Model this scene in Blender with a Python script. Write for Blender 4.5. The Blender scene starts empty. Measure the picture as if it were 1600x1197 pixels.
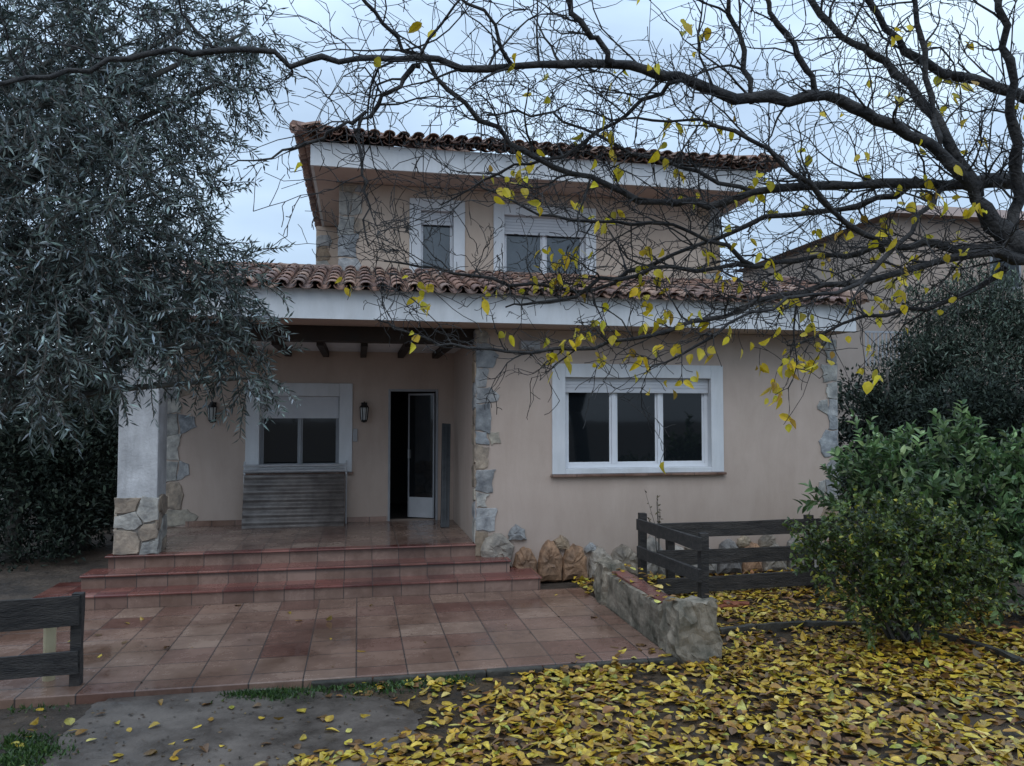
import bpy, math, random
import numpy as np
from mathutils import Vector, Matrix
from mathutils import noise as mn
random.seed(7); rng = np.random.default_rng(7)
R = math.radians
sc = bpy.context.scene; COL = sc.collection
CAM = Vector((0, 0, 2.1)); A = R(11.3); PT = R(2.457)
FW = Vector((math.sin(A)*math.cos(PT), math.cos(A)*math.cos(PT), math.sin(PT)))
RT = Vector((math.cos(A), -math.sin(A), 0)); UP = RT.cross(FW)
def ray(x, y): return FW + RT*((x-800)/1200) + UP*((598.5-y)/1200)
def atY(x, y, Y): r = ray(x, y); return CAM + r*(Y/r.y)
def atZ(x, y, Z): r = ray(x, y); return CAM + r*((Z-2.1)/r.z)
def atD(x, y, d): return CAM + ray(x, y)*d
def proj(p):
    q = Vector(p)-CAM; d = q.dot(FW)
    return (800+1200*q.dot(RT)/d, 598.5-1200*q.dot(UP)/d, d)
ORG = {}
# ---------------------------------------------------------------- helpers
def finish(me, name, m, parent, org, smooth):
    o = bpy.data.objects.new(name, me); COL.objects.link(o)
    me.materials.append(m)
    if parent is not None: o.parent = parent
    else: o.location = org
    ORG[o] = org
    if smooth:
        me.polygons.foreach_set('use_smooth', [True]*len(me.polygons))
    return o
def org_of(parent, org): return ORG[parent] if parent is not None else Vector(org if org else (0, 0, 0))
class MB:
    def __init__(s): s.v = []; s.f = []; s.c = []; s.has = False
    def add(s, vs, fs, c=None):
        b = len(s.v); s.v += [tuple(p) for p in vs]; s.f += [tuple(b+i for i in f) for f in fs]
        if c is not None: s.has = True
        s.c += [tuple(c) if c is not None else (1, 1, 1)]*len(vs); return s
    def box(s, x0, x1, y0, y1, z0, z1, c=None):
        vs = [(x, y, z) for x in (x0, x1) for y in (y0, y1) for z in (z0, z1)]
        return s.add(vs, [(0,1,3,2),(4,6,7,5),(0,4,5,1),(2,3,7,6),(0,2,6,4),(1,5,7,3)], c)
    def beam(s, p, q, w, h, up=(0,0,1), c=None, jit=0):
        p = Vector(p); q = Vector(q); d = (q-p).normalized(); sd = d.cross(Vector(up)).normalized(); u = sd.cross(d)
        vs = []
        n = 6 if jit else 1
        for k in range(n+1):
            b = p.lerp(q, k/n)
            for a, e in ((-1,-1),(1,-1),(1,1),(-1,1)):
                j = Vector([random.uniform(-jit, jit) for _ in range(3)]) if jit else Vector()
                vs.append(b+sd*a*w/2+u*e*h/2+j)
        fs = [(0,1,2,3), tuple(4*n+i for i in (3,2,1,0))]
        for k in range(n):
            for i in range(4):
                j2 = (i+1) % 4; fs.append((4*k+i, 4*k+4+i, 4*k+4+j2, 4*k+j2))
        return s.add(vs, fs, c)
    def tube(s, pts, rad, n=6, c=None, cap=True):
        pts = [Vector(p) for p in pts]; vs = []; fs = []
        ref = Vector((0.13, 0.21, 1)).normalized()
        for i, p in enumerate(pts):
            d = (pts[min(i+1, len(pts)-1)]-pts[max(i-1, 0)])
            d = d.normalized() if d.length > 1e-9 else Vector((0, 0, 1))
            a = d.cross(ref)
            if a.length < 0.05: a = d.cross(Vector((1, 0, 0)))
            a.normalize(); b = a.cross(d); r = rad[i] if hasattr(rad, '__len__') else rad
            for k in range(n):
                t = 2*math.pi*k/n; vs.append(p+a*math.cos(t)*r+b*math.sin(t)*r)
        for i in range(len(pts)-1):
            for k in range(n):
                k2 = (k+1) % n; fs.append((i*n+k, i*n+k2, (i+1)*n+k2, (i+1)*n+k))
        if cap: fs += [tuple(range(n-1, -1, -1)), tuple((len(pts)-1)*n+k for k in range(n))]
        return s.add(vs, fs, c)
    def build(s, name, m, parent=None, org=None, smooth=False, bevel=0):
        og = org_of(parent, org); me = bpy.data.meshes.new(name)
        me.from_pydata([(a-og[0], b-og[1], c-og[2]) for a, b, c in s.v], [], s.f)
        if s.has:
            ca = me.color_attributes.new('col', 'FLOAT_COLOR', 'POINT')
            ca.data.foreach_set('color', np.array([(*c, 1) for c in s.c], dtype=np.float32).ravel())
        me.update()
        o = finish(me, name, m, parent, og, smooth)
        if bevel:
            md = o.modifiers.new('bevel', 'BEVEL'); md.width = bevel; md.segments = 2; md.limit_method = 'ANGLE'
        return o
T_OLIVE = (np.array([(0,0,0),(.45,.5,.03),(1,0,-.06),(.45,-.5,.03)], float), [(0,1,2,3)])
T_BROAD = (np.array([(0,0,0),(.15,.38,.1),(.42,.5,.14),(.72,.32,.04),(1,0,-.12),(.72,-.32,.04),(.42,-.5,.14),(.15,-.38,.1),(.5,0,0)], float),
           [(0,8,2,1),(8,4,3,2),(0,7,6,8),(8,6,5,4)])
T_BLADE = (np.array([(0,.5,0),(0,-.5,0),(.6,-.3,.05),(1,0,.2),(.6,.3,.05)], float), [(0,1,2,4),(4,2,3,3)])
def nrm(a): return a/np.maximum(np.linalg.norm(a, axis=1, keepdims=True), 1e-9)
def leafmesh(name, m, parent, pos, d, n, L, W, tmpl, cols, org=None, curl=None):
    og = org_of(parent, org); N = len(pos); T, F = tmpl; K = len(T)
    pos = np.asarray(pos)-np.array(og); d = nrm(np.asarray(d)); sd = nrm(np.cross(d, n)); n = np.cross(sd, d)
    L = np.broadcast_to(L, (N,)); W = np.broadcast_to(W, (N,)); curl = np.ones(N) if curl is None else curl
    v = pos[:,None,:]+d[:,None,:]*(T[None,:,0:1]*L[:,None,None])+sd[:,None,:]*(T[None,:,1:2]*W[:,None,None])+n[:,None,:]*(T[None,:,2:3]*(L*curl)[:,None,None])
    fs = []
    base = (np.arange(N)*K)
    for f in F:
        f = [x for i, x in enumerate(f) if x not in f[:i]]
        fs += (base[:,None]+np.array(f)[None,:]).tolist()
    me = bpy.data.meshes.new(name); me.from_pydata(v.reshape(-1, 3).tolist(), [], fs)
    ca = me.color_attributes.new('col', 'FLOAT_COLOR', 'POINT')
    c4 = np.ones((N, K, 4), np.float32); c4[:,:,:3] = np.asarray(cols)[:,None,:]
    ca.data.foreach_set('color', c4.ravel()); me.update()
    return finish(me, name, m, parent, og, False)
def palette(N, pal):
    w = np.array([p[1] for p in pal], float); w /= w.sum()
    idx = rng.choice(len(pal), N, p=w); c = np.array([p[0] for p in pal])[idx]
    return c*rng.uniform(.7, 1.3, (N, 1))*rng.uniform(.92, 1.08, (N, 3))
def thing(name, label, cat, loc, group=None):
    o = bpy.data.objects.new(name, None); COL.objects.link(o); o.location = loc; o.empty_display_size = .2
    ORG[o] = Vector(loc); o['label'] = label; o['category'] = cat
    if group: o['group'] = group
    return o
def tag(o, label, cat, group=None, kind=None):
    o['label'] = label; o['category'] = cat
    if group: o['group'] = group
    if kind: o['kind'] = kind
    return o
def dup(root, loc, label):
    r = root.copy(); COL.objects.link(r); r.location = loc; r['label'] = label
    for ch in list(root.children):
        c = ch.copy(); COL.objects.link(c); c.parent = r
        for g in list(ch.children):
            e = g.copy(); COL.objects.link(e); e.parent = c
    return r
# ---------------------------------------------------------------- materials
def pmat(name, c1, c2, scale=3, rough=(.6, .85), bump=.2, bscale=30, attr=False, trans=0, spec=.4, metal=0, streak=0, stretch=(1,1,1), dist=.02, grime=None):
    m = bpy.data.materials.new(name); m.use_nodes = True; nt = m.node_tree; N = nt.nodes; Lk = nt.links
    bs = N['Principled BSDF']; out = N['Material Output']
    tc = N.new('ShaderNodeTexCoord'); mp = N.new('ShaderNodeMapping'); mp.inputs['Scale'].default_value = stretch
    Lk.new(tc.outputs['Object'], mp.inputs[0])
    nz = N.new('ShaderNodeTexNoise'); nz.inputs['Scale'].default_value = scale; nz.inputs['Detail'].default_value = 8; nz.inputs['Roughness'].default_value = .65
    Lk.new(mp.outputs[0], nz.inputs['Vector'])
    rp = N.new('ShaderNodeValToRGB'); rp.color_ramp.elements[0].position = .35; rp.color_ramp.elements[1].position = .68
    rp.color_ramp.elements[0].color = (*c1, 1); rp.color_ramp.elements[1].color = (*c2, 1)
    Lk.new(nz.outputs['Fac'], rp.inputs[0]); col = rp.outputs[0]
    def mul(a, bsock, fac=1):
        mx = N.new('ShaderNodeMix'); mx.data_type = 'RGBA'; mx.blend_type = 'MULTIPLY'; mx.inputs[0].default_value = fac
        Lk.new(a, mx.inputs[6]); Lk.new(bsock, mx.inputs[7]); return mx.outputs[2]
    if attr:
        at = N.new('ShaderNodeAttribute'); at.attribute_name = 'col'; col = mul(col, at.outputs['Color'])
    if streak:
        m2 = N.new('ShaderNodeMapping'); m2.inputs['Scale'].default_value = (2.2, 2.2, .5); Lk.new(tc.outputs['Object'], m2.inputs[0])
        n2 = N.new('ShaderNodeTexNoise'); n2.inputs['Scale'].default_value = 1.6; n2.inputs['Detail'].default_value = 9; n2.inputs['Roughness'].default_value = .7; n2.inputs['Distortion'].default_value = .4; Lk.new(m2.outputs[0], n2.inputs['Vector'])
        r2 = N.new('ShaderNodeValToRGB'); r2.color_ramp.elements[0].position = .32; r2.color_ramp.elements[1].position = .62
        k = 1-streak; r2.color_ramp.elements[0].color = (k, k*.99, k*.97, 1); r2.color_ramp.elements[1].color = (1, 1, 1, 1); Lk.new(n2.outputs['Fac'], r2.inputs[0])
        col = mul(col, r2.outputs[0])
    if grime:
        sp = N.new('ShaderNodeSeparateXYZ'); Lk.new(tc.outputs['Object'], sp.inputs[0])
        ad = N.new('ShaderNodeMath'); ad.operation = 'MULTIPLY_ADD'; Lk.new(nz.outputs['Fac'], ad.inputs[0]); ad.inputs[1].default_value = -.9; Lk.new(sp.outputs[2], ad.inputs[2])
        g_ = N.new('ShaderNodeMapRange'); g_.inputs[1].default_value = grime[0]-.45; g_.inputs[2].default_value = grime[1]-.45; g_.inputs[3].default_value = grime[2]; g_.inputs[4].default_value = 1; Lk.new(ad.outputs[0], g_.inputs[0])
        cc = N.new('ShaderNodeCombineColor'); [Lk.new(g_.outputs[0], cc.inputs[i]) for i in range(3)]; col = mul(col, cc.outputs[0])
    Lk.new(col, bs.inputs['Base Color'])
    mr = N.new('ShaderNodeMapRange'); mr.inputs[1].default_value = .3; mr.inputs[2].default_value = .7; mr.inputs[3].default_value = rough[0]; mr.inputs[4].default_value = rough[1]
    Lk.new(nz.outputs['Fac'], mr.inputs[0]); Lk.new(mr.outputs[0], bs.inputs['Roughness'])
    bs.inputs['Specular IOR Level'].default_value = spec; bs.inputs['Metallic'].default_value = metal
    if bump:
        nb = N.new('ShaderNodeTexNoise'); nb.inputs['Scale'].default_value = bscale; nb.inputs['Detail'].default_value = 6; Lk.new(mp.outputs[0], nb.inputs['Vector'])
        bp = N.new('ShaderNodeBump'); bp.inputs['Strength'].default_value = bump; bp.inputs['Distance'].default_value = dist
        Lk.new(nb.outputs['Fac'], bp.inputs['Height']); Lk.new(bp.outputs[0], bs.inputs['Normal'])
    if trans:
        tr = N.new('ShaderNodeBsdfTranslucent'); Lk.new(col, tr.inputs[0]); ms = N.new('ShaderNodeMixShader'); ms.inputs[0].default_value = trans
        Lk.new(bs.outputs[0], ms.inputs[1]); Lk.new(tr.outputs[0], ms.inputs[2]); Lk.new(ms.outputs[0], out.inputs[0])
    return m
def tilemat(name, sx, sy, cols, wet=True):
    m = bpy.data.materials.new(name); m.use_nodes = True; nt = m.node_tree; N = nt.nodes; Lk = nt.links; bs = N['Principled BSDF']
    tc = N.new('ShaderNodeTexCoord'); sp = N.new('ShaderNodeSeparateXYZ'); Lk.new(tc.outputs['Object'], sp.inputs[0])
    def mth(op, a, b=None):
        n = N.new('ShaderNodeMath'); n.operation = op
        for i, q in enumerate((a, b)):
            if q is None: continue
            if isinstance(q, (int, float)): n.inputs[i].default_value = q
            else: Lk.new(q, n.inputs[i])
        return n.outputs[0]
    ux = mth('DIVIDE', sp.outputs[0], sx); uy = mth('DIVIDE', mth('ADD', sp.outputs[1], sp.outputs[2]), sy)
    cx = N.new('ShaderNodeCombineXYZ'); Lk.new(mth('FLOOR', ux), cx.inputs[0]); Lk.new(mth('FLOOR', uy), cx.inputs[1])
    wn = N.new('ShaderNodeTexWhiteNoise'); wn.noise_dimensions = '2D'; Lk.new(cx.outputs[0], wn.inputs['Vector'])
    rp = N.new('ShaderNodeValToRGB'); rp.color_ramp.interpolation = 'LINEAR'
    el = rp.color_ramp.elements
    el[0].color = (*cols[0], 1); el[1].color = (*cols[-1], 1)
    for i, c in enumerate(cols[1:-1]):
        e = el.new((i+1)/(len(cols)-1)); e.color = (*c, 1)
    Lk.new(wn.outputs['Value'], rp.inputs[0])
    nz = N.new('ShaderNodeTexNoise'); nz.inputs['Scale'].default_value = 1.1; nz.inputs['Detail'].default_value = 10; nz.inputs['Roughness'].default_value = .72; Lk.new(tc.outputs['Object'], nz.inputs['Vector'])
    r2 = N.new('ShaderNodeValToRGB'); r2.color_ramp.elements[0].position = .38; r2.color_ramp.elements[1].position = .62
    r2.color_ramp.elements[0].color = (.55, .50, .48, 1); r2.color_ramp.elements[1].color = (1.08, 1.08, 1.08, 1); Lk.new(nz.outputs['Fac'], r2.inputs[0])
    mx = N.new('ShaderNodeMix'); mx.data_type = 'RGBA'; mx.blend_type = 'MULTIPLY'; mx.inputs[0].default_value = 1; Lk.new(rp.outputs[0], mx.inputs[6]); Lk.new(r2.outputs[0], mx.inputs[7])
    fx = mth('ABSOLUTE', mth('SUBTRACT', mth('FRACT', ux), .5)); fy = mth('ABSOLUTE', mth('SUBTRACT', mth('FRACT', uy), .5))
    g = mth('MAXIMUM', fx, fy); gm = N.new('ShaderNodeMapRange'); gm.inputs[1].default_value = .480; gm.inputs[2].default_value = .492; Lk.new(g, gm.inputs[0])
    m3 = N.new('ShaderNodeMix'); m3.data_type = 'RGBA'; Lk.new(gm.outputs[0], m3.inputs[0]); Lk.new(mx.outputs[2], m3.inputs[6]); m3.inputs[7].default_value = (.06, .047, .042, 1)
    Lk.new(m3.outputs[2], bs.inputs['Base Color'])
    mr = N.new('ShaderNodeMapRange'); mr.inputs[1].default_value = .38; mr.inputs[2].default_value = .62; mr.inputs[3].default_value = .07 if wet else .5; mr.inputs[4].default_value = .36 if wet else .8
    Lk.new(nz.outputs['Fac'], mr.inputs[0]); Lk.new(mr.outputs[0], bs.inputs['Roughness'])
    n2 = N.new('ShaderNodeTexNoise'); n2.inputs['Scale'].default_value = 14; n2.inputs['Detail'].default_value = 4; Lk.new(tc.outputs['Object'], n2.inputs['Vector'])
    hh = mth('SUBTRACT', mth('MULTIPLY', n2.outputs['Fac'], .5), gm.outputs[0])
    bp = N.new('ShaderNodeBump'); bp.inputs['Strength'].default_value = .3; bp.inputs['Distance'].default_value = .006; Lk.new(hh, bp.inputs['Height']); Lk.new(bp.outputs[0], bs.inputs['Normal'])
    return m
M = {}
M['stucco'] = pmat('stucco', (.455, .36, .305), (.52, .42, .36), .9, (.85, .95), .35, 90, streak=.10, dist=.006, grime=(.25, 1.1, .82))
M['stucco_up'] = pmat('stucco_up', (.47, .37, .30), (.53, .43, .35), .9, (.85, .95), .35, 90, streak=.10, dist=.006)
M['white'] = pmat('white_plaster', (.60, .62, .65), (.69, .70, .72), 1.5, (.6, .8), .15, 60, streak=.16, dist=.005)
M['soffit'] = pmat('soffit', (.42, .33, .29), (.5, .4, .35), 1.5, (.8, .9), .1, 60)
M['column'] = pmat('column_plaster', (.42, .42, .43), (.66, .66, .67), 2.5, (.7, .9), .4, 35, streak=.35)
M['frame'] = pmat('window_frame_white', (.66, .67, .70), (.72, .73, .76), 4, (.3, .4), 0)
M['greyframe'] = pmat('window_frame_grey', (.26, .27, .29), (.32, .33, .35), 4, (.3, .4), 0)
M['panel'] = pmat('door_panel_grey_white', (.40, .41, .43), (.48, .49, .51), 4, (.3, .4), 0)
M['glass'] = pmat('dark_glass', (.006, .008, .01), (.01, .012, .014), 1, (.03, .05), .02, 2, spec=.5)
M['glass_up'] = pmat('sky_reflection_glass', (.045, .055, .068), (.075, .09, .105), 3, (.04, .10), .03, 2, spec=.8)  # sky reflection of the upper panes painted into the base colour
M['shutter'] = pmat('roller_shutter', (.50, .51, .54), (.58, .58, .60), 3, (.4, .5), 0)
M['stone'] = pmat('cladding_stone', (.42, .42, .42), (1.15, 1.11, 1.03), 6, (.6, .9), .8, 18, attr=True)
M['tile'] = pmat('terracotta', (.55, .56, .58), (1.12, 1.1, 1.08), 7, (.55, .85), .4, 50, attr=True)
M['pave'] = tilemat('wet_terrace_tile', .415, .415, [(.19, .10, .075), (.28, .18, .13), (.22, .125, .095), (.32, .215, .16), (.17, .08, .06), (.27, .165, .12), (.24, .145, .105)])
M['tread'] = tilemat('red_step_tile', .33, .40, [(.18, .055, .045), (.27, .12, .095), (.14, .045, .04), (.24, .09, .07)])
M['riser'] = tilemat('pink_riser_tile', .33, 5, [(.23, .145, .11), (.29, .19, .15), (.19, .115, .09)])
M['floor'] = tilemat('porch_tile', .33, .33, [(.22, .15, .12), (.28, .2, .16), (.18, .11, .09)])
M['wood'] = pmat('weathered_wood', (.020, .018, .018), (.075, .066, .06), 4, (.6, .9), .8, 20, stretch=(1, 6, 6))
M['beamwood'] = pmat('beam_wood', (.018, .012, .009), (.038, .025, .019), 4, (.6, .8), .3, 20)
M['concrete'] = pmat('old_concrete', (.075, .068, .048), (.40, .33, .255), 4.5, (.7, .95), 1, 14, streak=.35)
M['edging'] = pmat('dark_edging', (.03, .027, .022), (.09, .08, .065), 6, (.7, .95), 1, 14)
M['slab'] = pmat('wet_concrete_slab', (.055, .045, .038), (.18, .145, .12), 1.9, (.18, .7), .7, 10)
M['dirt'] = pmat('dark_soil', (.030, .022, .017), (.10, .072, .052), 2.2, (.6, .95), 1, 12, dist=.05)
M['litter_base'] = pmat('leaf_mould', (.022, .015, .010), (.09, .055, .025), 9, (.5, .9), 1, 30, dist=.03)
M['bark'] = pmat('mulberry_bark', (.013, .013, .015), (.062, .058, .056), 9, (.7, .95), 1, 40)
M['bark2'] = pmat('olive_bark', (.05, .045, .04), (.13, .12, .105), 8, (.7, .95), .8, 30)
M['olive'] = pmat('olive_leaf', (.85, .85, .85), (1.1, 1.1, 1.1), 5, (.4, .6), 0, attr=True, trans=.12, spec=.5)
M['leaf'] = pmat('green_leaf', (.8, .8, .8), (1.1, 1.1, 1.1), 5, (.3, .5), 0, attr=True, trans=.25, spec=.5)
M['dullleaf'] = pmat('dull_leaf', (.8, .8, .8), (1.1, 1.1, 1.1), 5, (.6, .8), 0, attr=True, trans=0, spec=.2)
M['yellow'] = pmat('yellow_leaf', (.75, .72, .65), (1.1, 1.1, 1.1), 22, (.35, .6), 0, attr=True, trans=.4, spec=.4)
M['fallen'] = pmat('fallen_leaf', (.5, .44, .38), (1.1, 1.1, 1.1), 26, (.22, .55), 0, attr=True, trans=0, spec=.5)
M['corr'] = pmat('corrugated_sheet', (.12, .105, .098), (.24, .215, .20), 5, (.35, .55), .2, 30, metal=.25)
M['steel'] = pmat('galvanised_steel', (.42, .43, .45), (.55, .56, .58), 8, (.35, .5), 0, metal=.5)
M['greypaint'] = pmat('grey_paint', (.05, .057, .065), (.09, .10, .11), 6, (.4, .6), 0)
M['boxgrey'] = pmat('pale_grey_plastic', (.32, .32, .33), (.4, .4, .41), 6, (.4, .6), 0)
M['black'] = pmat('black_iron', (.012, .012, .012), (.02, .02, .02), 6, (.4, .5), 0)
M['lampglass'] = pmat('milky_lamp_glass', (.4, .42, .42), (.55, .56, .55), 6, (.2, .3), 0)
M['cream'] = pmat('cream_pipe', (.45, .38, .24), (.55, .47, .3), 6, (.5, .6), 0)
M['neigh'] = pmat('neighbour_stucco', (.34, .27, .225), (.40, .32, .27), .6, (.85, .95), .2, 40)
M['mortar'] = pmat('mortar', (.2, .18, .16), (.3, .27, .24), 8, (.8, .95), .5, 30)
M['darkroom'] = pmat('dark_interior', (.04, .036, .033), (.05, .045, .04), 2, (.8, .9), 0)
M['plank'] = pmat('cut_red_wood', (.2, .06, .03), (.3, .1, .05), 10, (.6, .8), .3, 20)
# ---------------------------------------------------------------- ground
def sheet(x0, x1, y0, y1, z, nx, ny, amp, name, m):
    b = MB(); vs = []; fs = []
    for j in range(ny+1):
        for i in range(nx+1):
            x = x0+(x1-x0)*i/nx; y = y0+(y1-y0)*j/ny
            vs.append((x, y, z+amp*(math.sin(x*2.1+y)+math.sin(y*3.3-x*1.7)+random.uniform(-.6, .6))/2.6))
    for j in range(ny):
        for i in range(nx):
            k = j*(nx+1)+i; fs.append((k, k+1, k+nx+2, k+nx+1))
    o = b.add(vs, fs).build(name, m, smooth=True); o['kind'] = 'structure'; return o
g = MB(); g.add([(-300,-300,-.12),(300,-300,-.12),(300,300,-.12),(-300,300,-.12)], [(0,1,2,3)]).build('ground', M['dirt'])['kind'] = 'structure'
sheet(-9, 12, -1, 16, -.075, 90, 70, .012, 'garden_soil', M['dirt'])
sheet(2.98, 9, 3.5, 9.6, -.035, 50, 50, .02, 'flower_bed_ground', M['litter_base'])
sheet(-.1, 2.98, 3.0, 6.33, -.052, 40, 40, .008, 'leaf_bed_ground', M['litter_base'])
b = MB(); pts = [atZ(x, y, -.05) for x, y in [(60,1210),(95,1150),(150,1100),(215,1080),(330,1072),(480,1080),(600,1092),(660,1120),(640,1160),(560,1210),(500,1330),(120,1330)]]
pp = []
for i, p in enumerate(pts):
    q = pts[(i+1) % len(pts)]
    for k in range(12):
        r_ = p.lerp(q, k/12); pp.append((r_.x+random.uniform(-.022,.022), r_.y+random.uniform(-.022,.022), -.044))
b.add(pp, [tuple(range(len(pp)))]); b.build('concrete_path', M['slab'])['kind'] = 'structure'
PY0 = 6.42
b = MB(); b.box(-9, 2.70, PY0, 9.16, -.12, 0); b.build('paved_terrace', M['pave'], bevel=.008)['kind'] = 'structure'
b = MB(); x = -.35
while x < 2.7:
    w = random.uniform(.38, .5); b.box(x, min(x+w-.008, 2.74), PY0-.065-random.uniform(0, .01), PY0-.003, -.12, -.006+random.uniform(-.004, .004)); x += w
b.build('terrace_kerb', M['edging'], bevel=.012)['kind'] = 'structure'
# ---------------------------------------------------------------- house
house = thing('house', 'two storey peach stucco house with terracotta tile roofs, covered porch and stone corners', 'house', (1.5, 9.83, 0))
YF, YB, YU = 9.83, 12.2, 11.0
def wall(name, axis, a0, a1, z0, z1, c0, c1, holes, m, parent=house):
    xs = sorted({a0, a1, *[h[0] for h in holes], *[h[1] for h in holes]}); zs = sorted({z0, z1, *[h[2] for h in holes], *[h[3] for h in holes]})
    b = MB()
    for i in range(len(xs)-1):
        for j in range(len(zs)-1):
            cx = (xs[i]+xs[i+1])/2; cz = (zs[j]+zs[j+1])/2
            if any(h[0] < cx < h[1] and h[2] < cz < h[3] for h in holes): continue
            if axis == 'x': b.box(xs[i], xs[i+1], c0, c1, zs[j], zs[j+1])
            else: b.box(c0, c1, xs[i], xs[i+1], zs[j], zs[j+1])
    return b.build(name, m, parent)
XL, XR = 1.487, atY(1308, 650, YF).x
def rect(x0, y0, x1, y1, Y):
    p = atY(x0, y0, Y); q = atY(x1, y1, Y); return p.x, q.x, q.z, p.z
def window(X0, X1, Z0, Z1, Y, tw, npane, shut, sill=True, tb=None, f=.05, mw=.035, s=.032, fm='frame', gm='glass'):
    tb = tw if tb is None else tb
    xi0, xi1, zi0, zi1 = X0+tw, X1-tw, Z0+tb, Z1-tw
    b = MB(); y0, y1 = Y+.09, Y+.14
    b.box(xi0, xi0+f, y0, y1, zi0, zi1); b.box(xi1-f, xi1, y0, y1, zi0, zi1)
    b.box(xi0+f, xi1-f, y0, y1, zi0, zi0+f); b.box(xi0+f, xi1-f, y0, y1, zi1-f, zi1)
    w = (xi1-xi0-2*f)/npane; zt = zi1-shut
    for k in range(1, npane):
        xx = xi0+f+w*k; b.box(xx-mw, xx+mw, y0-.004, y1-.003, zi0+f, zi1-f)
    for k in range(npane):
        a = xi0+f+w*k+mw+.001 if k else xi0+f+.001; c = xi0+f+w*(k+1)-mw-.001 if k < npane-1 else xi1-f-.001
        yy0, yy1 = y0+.012+.006*(k % 2), y1-.006
        b.box(a, a+s, yy0, yy1, zi0+f, zi1-f); b.box(c-s, c, yy0, yy1, zi0+f, zi1-f); b.box(a+s, c-s, yy0, yy1, zi0+f, zi0+f+s)
    win = b.build('window', M[fm], house, bevel=.004)
    for k in range(npane):
        a = xi0+f+w*k+mw+.01 if k else xi0+f+.02; c = xi0+f+w*(k+1)-mw-.01 if k < npane-1 else xi1-f-.02
        MB().box(a, c, y1-.025, y1-.02, zi0+f+.02, zi1-f).build('pane', M[gm], win)
    t = MB(); o = .03
    t.box(X0, X0+tw, Y-o, Y+.15, Z0, Z1); t.box(X1-tw, X1, Y-o, Y+.15, Z0, Z1)
    t.box(X0+tw, X1-tw, Y-o, Y+.15, Z1-tw, Z1)
    if tb > 0.01: t.box(X0+tw, X1-tw, Y-o+.002, Y+.15, Z0, Z0+tb)
    t.build('trim', M['white'], win, bevel=.006)
    if sill:
        MB().box(X0-.02, X1+.02, Y-.07, Y+.02, Z0-.035, Z0-.002).build('sill', M['riser'], win, bevel=.006)
    if shut > 0:
        q = MB(); z = zi1
        while z > zt+.01:
            q.box(xi0+.01, xi1-.01, y0-.04, y0-.028, max(z-.043, zt), z-.004); q.box(xi0+.01, xi1-.01, y0-.032, y0-.02, z-.045, z); z -= .045
        q.box(xi0+.01, xi1-.01, y0-.045, y0-.018, zt-.03, zt)
        q.build('shutter', M['shutter'], win)
    return (X0+.015, X1-.015, Z0+.015, Z1-.015)
hW = window(*rect(862, 568, 1130, 737, YF), YF, .18, 3, .17, tb=.07, mw=.03, s=.028)
wx = rect(385, 598, 550, 737, YB); hP = window(*wx, YB, .20, 2, .31, tb=.08, f=.03, mw=.015, s=.022, fm='greyframe')
u1 = rect(640, 310, 726, 432, YU); hU1 = window(*u1, YU, .165, 1, .16, sill=False, tb=.06, f=.02, s=.018, gm='glass_up')
u2 = rect(771, 318, 931, 440, YU); hU2 = window(*u2, YU, .16, 2, .24, sill=False, tb=.06, f=.03, mw=.025, s=.025, gm='glass_up')
dX0, dX1, dZ0, dZ1 = rect(607, 608, 684, 812, YB); dZ0 = .46
wall('wing_wall', 'x', XL, XR, 0, 3.235, YF, YF+.25, [hW], M['stucco'])
wall('porch_side_wall', 'y', YF+.25, YB, 0, 3.235, XL, XL+.25, [], M['stucco'])
PL = -2.8
wall('porch_back_wall', 'x', PL, XL+.25, 0, 3.235, YB, YB+.25, [hP, (dX0, dX1, .46, dZ1)], M['stucco'])
wall('left_side_wall', 'y', YB+.25, 18, 0, 3.6, PL, PL+.25, [], M['stucco'])
wall('right_side_wall', 'y', YF+.25, 18, 0, 3.235, XR-.25, XR, [], M['stucco'])
UXL, UXR = atY(530, 283, YU).x, atY(1125, 400, YU).x
wall('upper_wall', 'x', UXL, UXR, 3.4, 5.395, YU, YU+.25, [hU1, hU2], M['stucco_up'])
b = MB(); b.box(UXL, UXL+.25, YU+.25, 17, 3.4, 5.395); b.box(UXR-.25, UXR, YU+.25, 17, 3.4, 5.395); b.box(UXL, UXR, 17, 17.25, 0, 5.395); b.build('upper_side_wall', M['stucco_up'], house)
b = MB(); b.box(UXL-.45, UXL-.002, 13.6, 17, 3.4, 5.39); b.build('rear_wing_wall', M['stucco_up'], house)
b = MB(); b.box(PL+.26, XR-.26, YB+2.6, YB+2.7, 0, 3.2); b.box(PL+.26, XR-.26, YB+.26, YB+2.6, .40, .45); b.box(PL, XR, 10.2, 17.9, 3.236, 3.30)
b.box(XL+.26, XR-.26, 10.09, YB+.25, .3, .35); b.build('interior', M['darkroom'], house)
h = .153
def step(x0, x1, y0, y1, z0, z1):
    r = MB().box(x0, x1, y0, y1, z0, z1-.025).build('step', M['riser'], house)
    MB().box(x0-.015, x1+.015, y0-.025, y1-.002, z1-.025, z1).build('tread', M['tread'], r, bevel=.008)
step(-3.40, 2.18, 9.16, 9.94, 0, h)
step(-3.04, 1.87, 9.502, 9.90, .004, 2*h)
MB().box(-2.86, XL-.002, 9.835, YB, .002, .435).build('porch_base', M['riser'], house)
MB().box(-2.88, XL-.002, 9.952, YB-.002, .436, .46).build('porch_floor', M['floor'], house, bevel=.006)
MB().box(-2.89, XL-.002, 9.79, 9.95, .437, .4635).build('porch_edge', M['tread'], house, bevel=.008)
MB().box(PL+.3, dX0-.02, YB-.02, YB-.002, .462, .54).build('skirting', M['riser'], house)
cx0, cx1 = atY(184, 700, 9.86).x, atY(247, 700, 9.86).x
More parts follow.
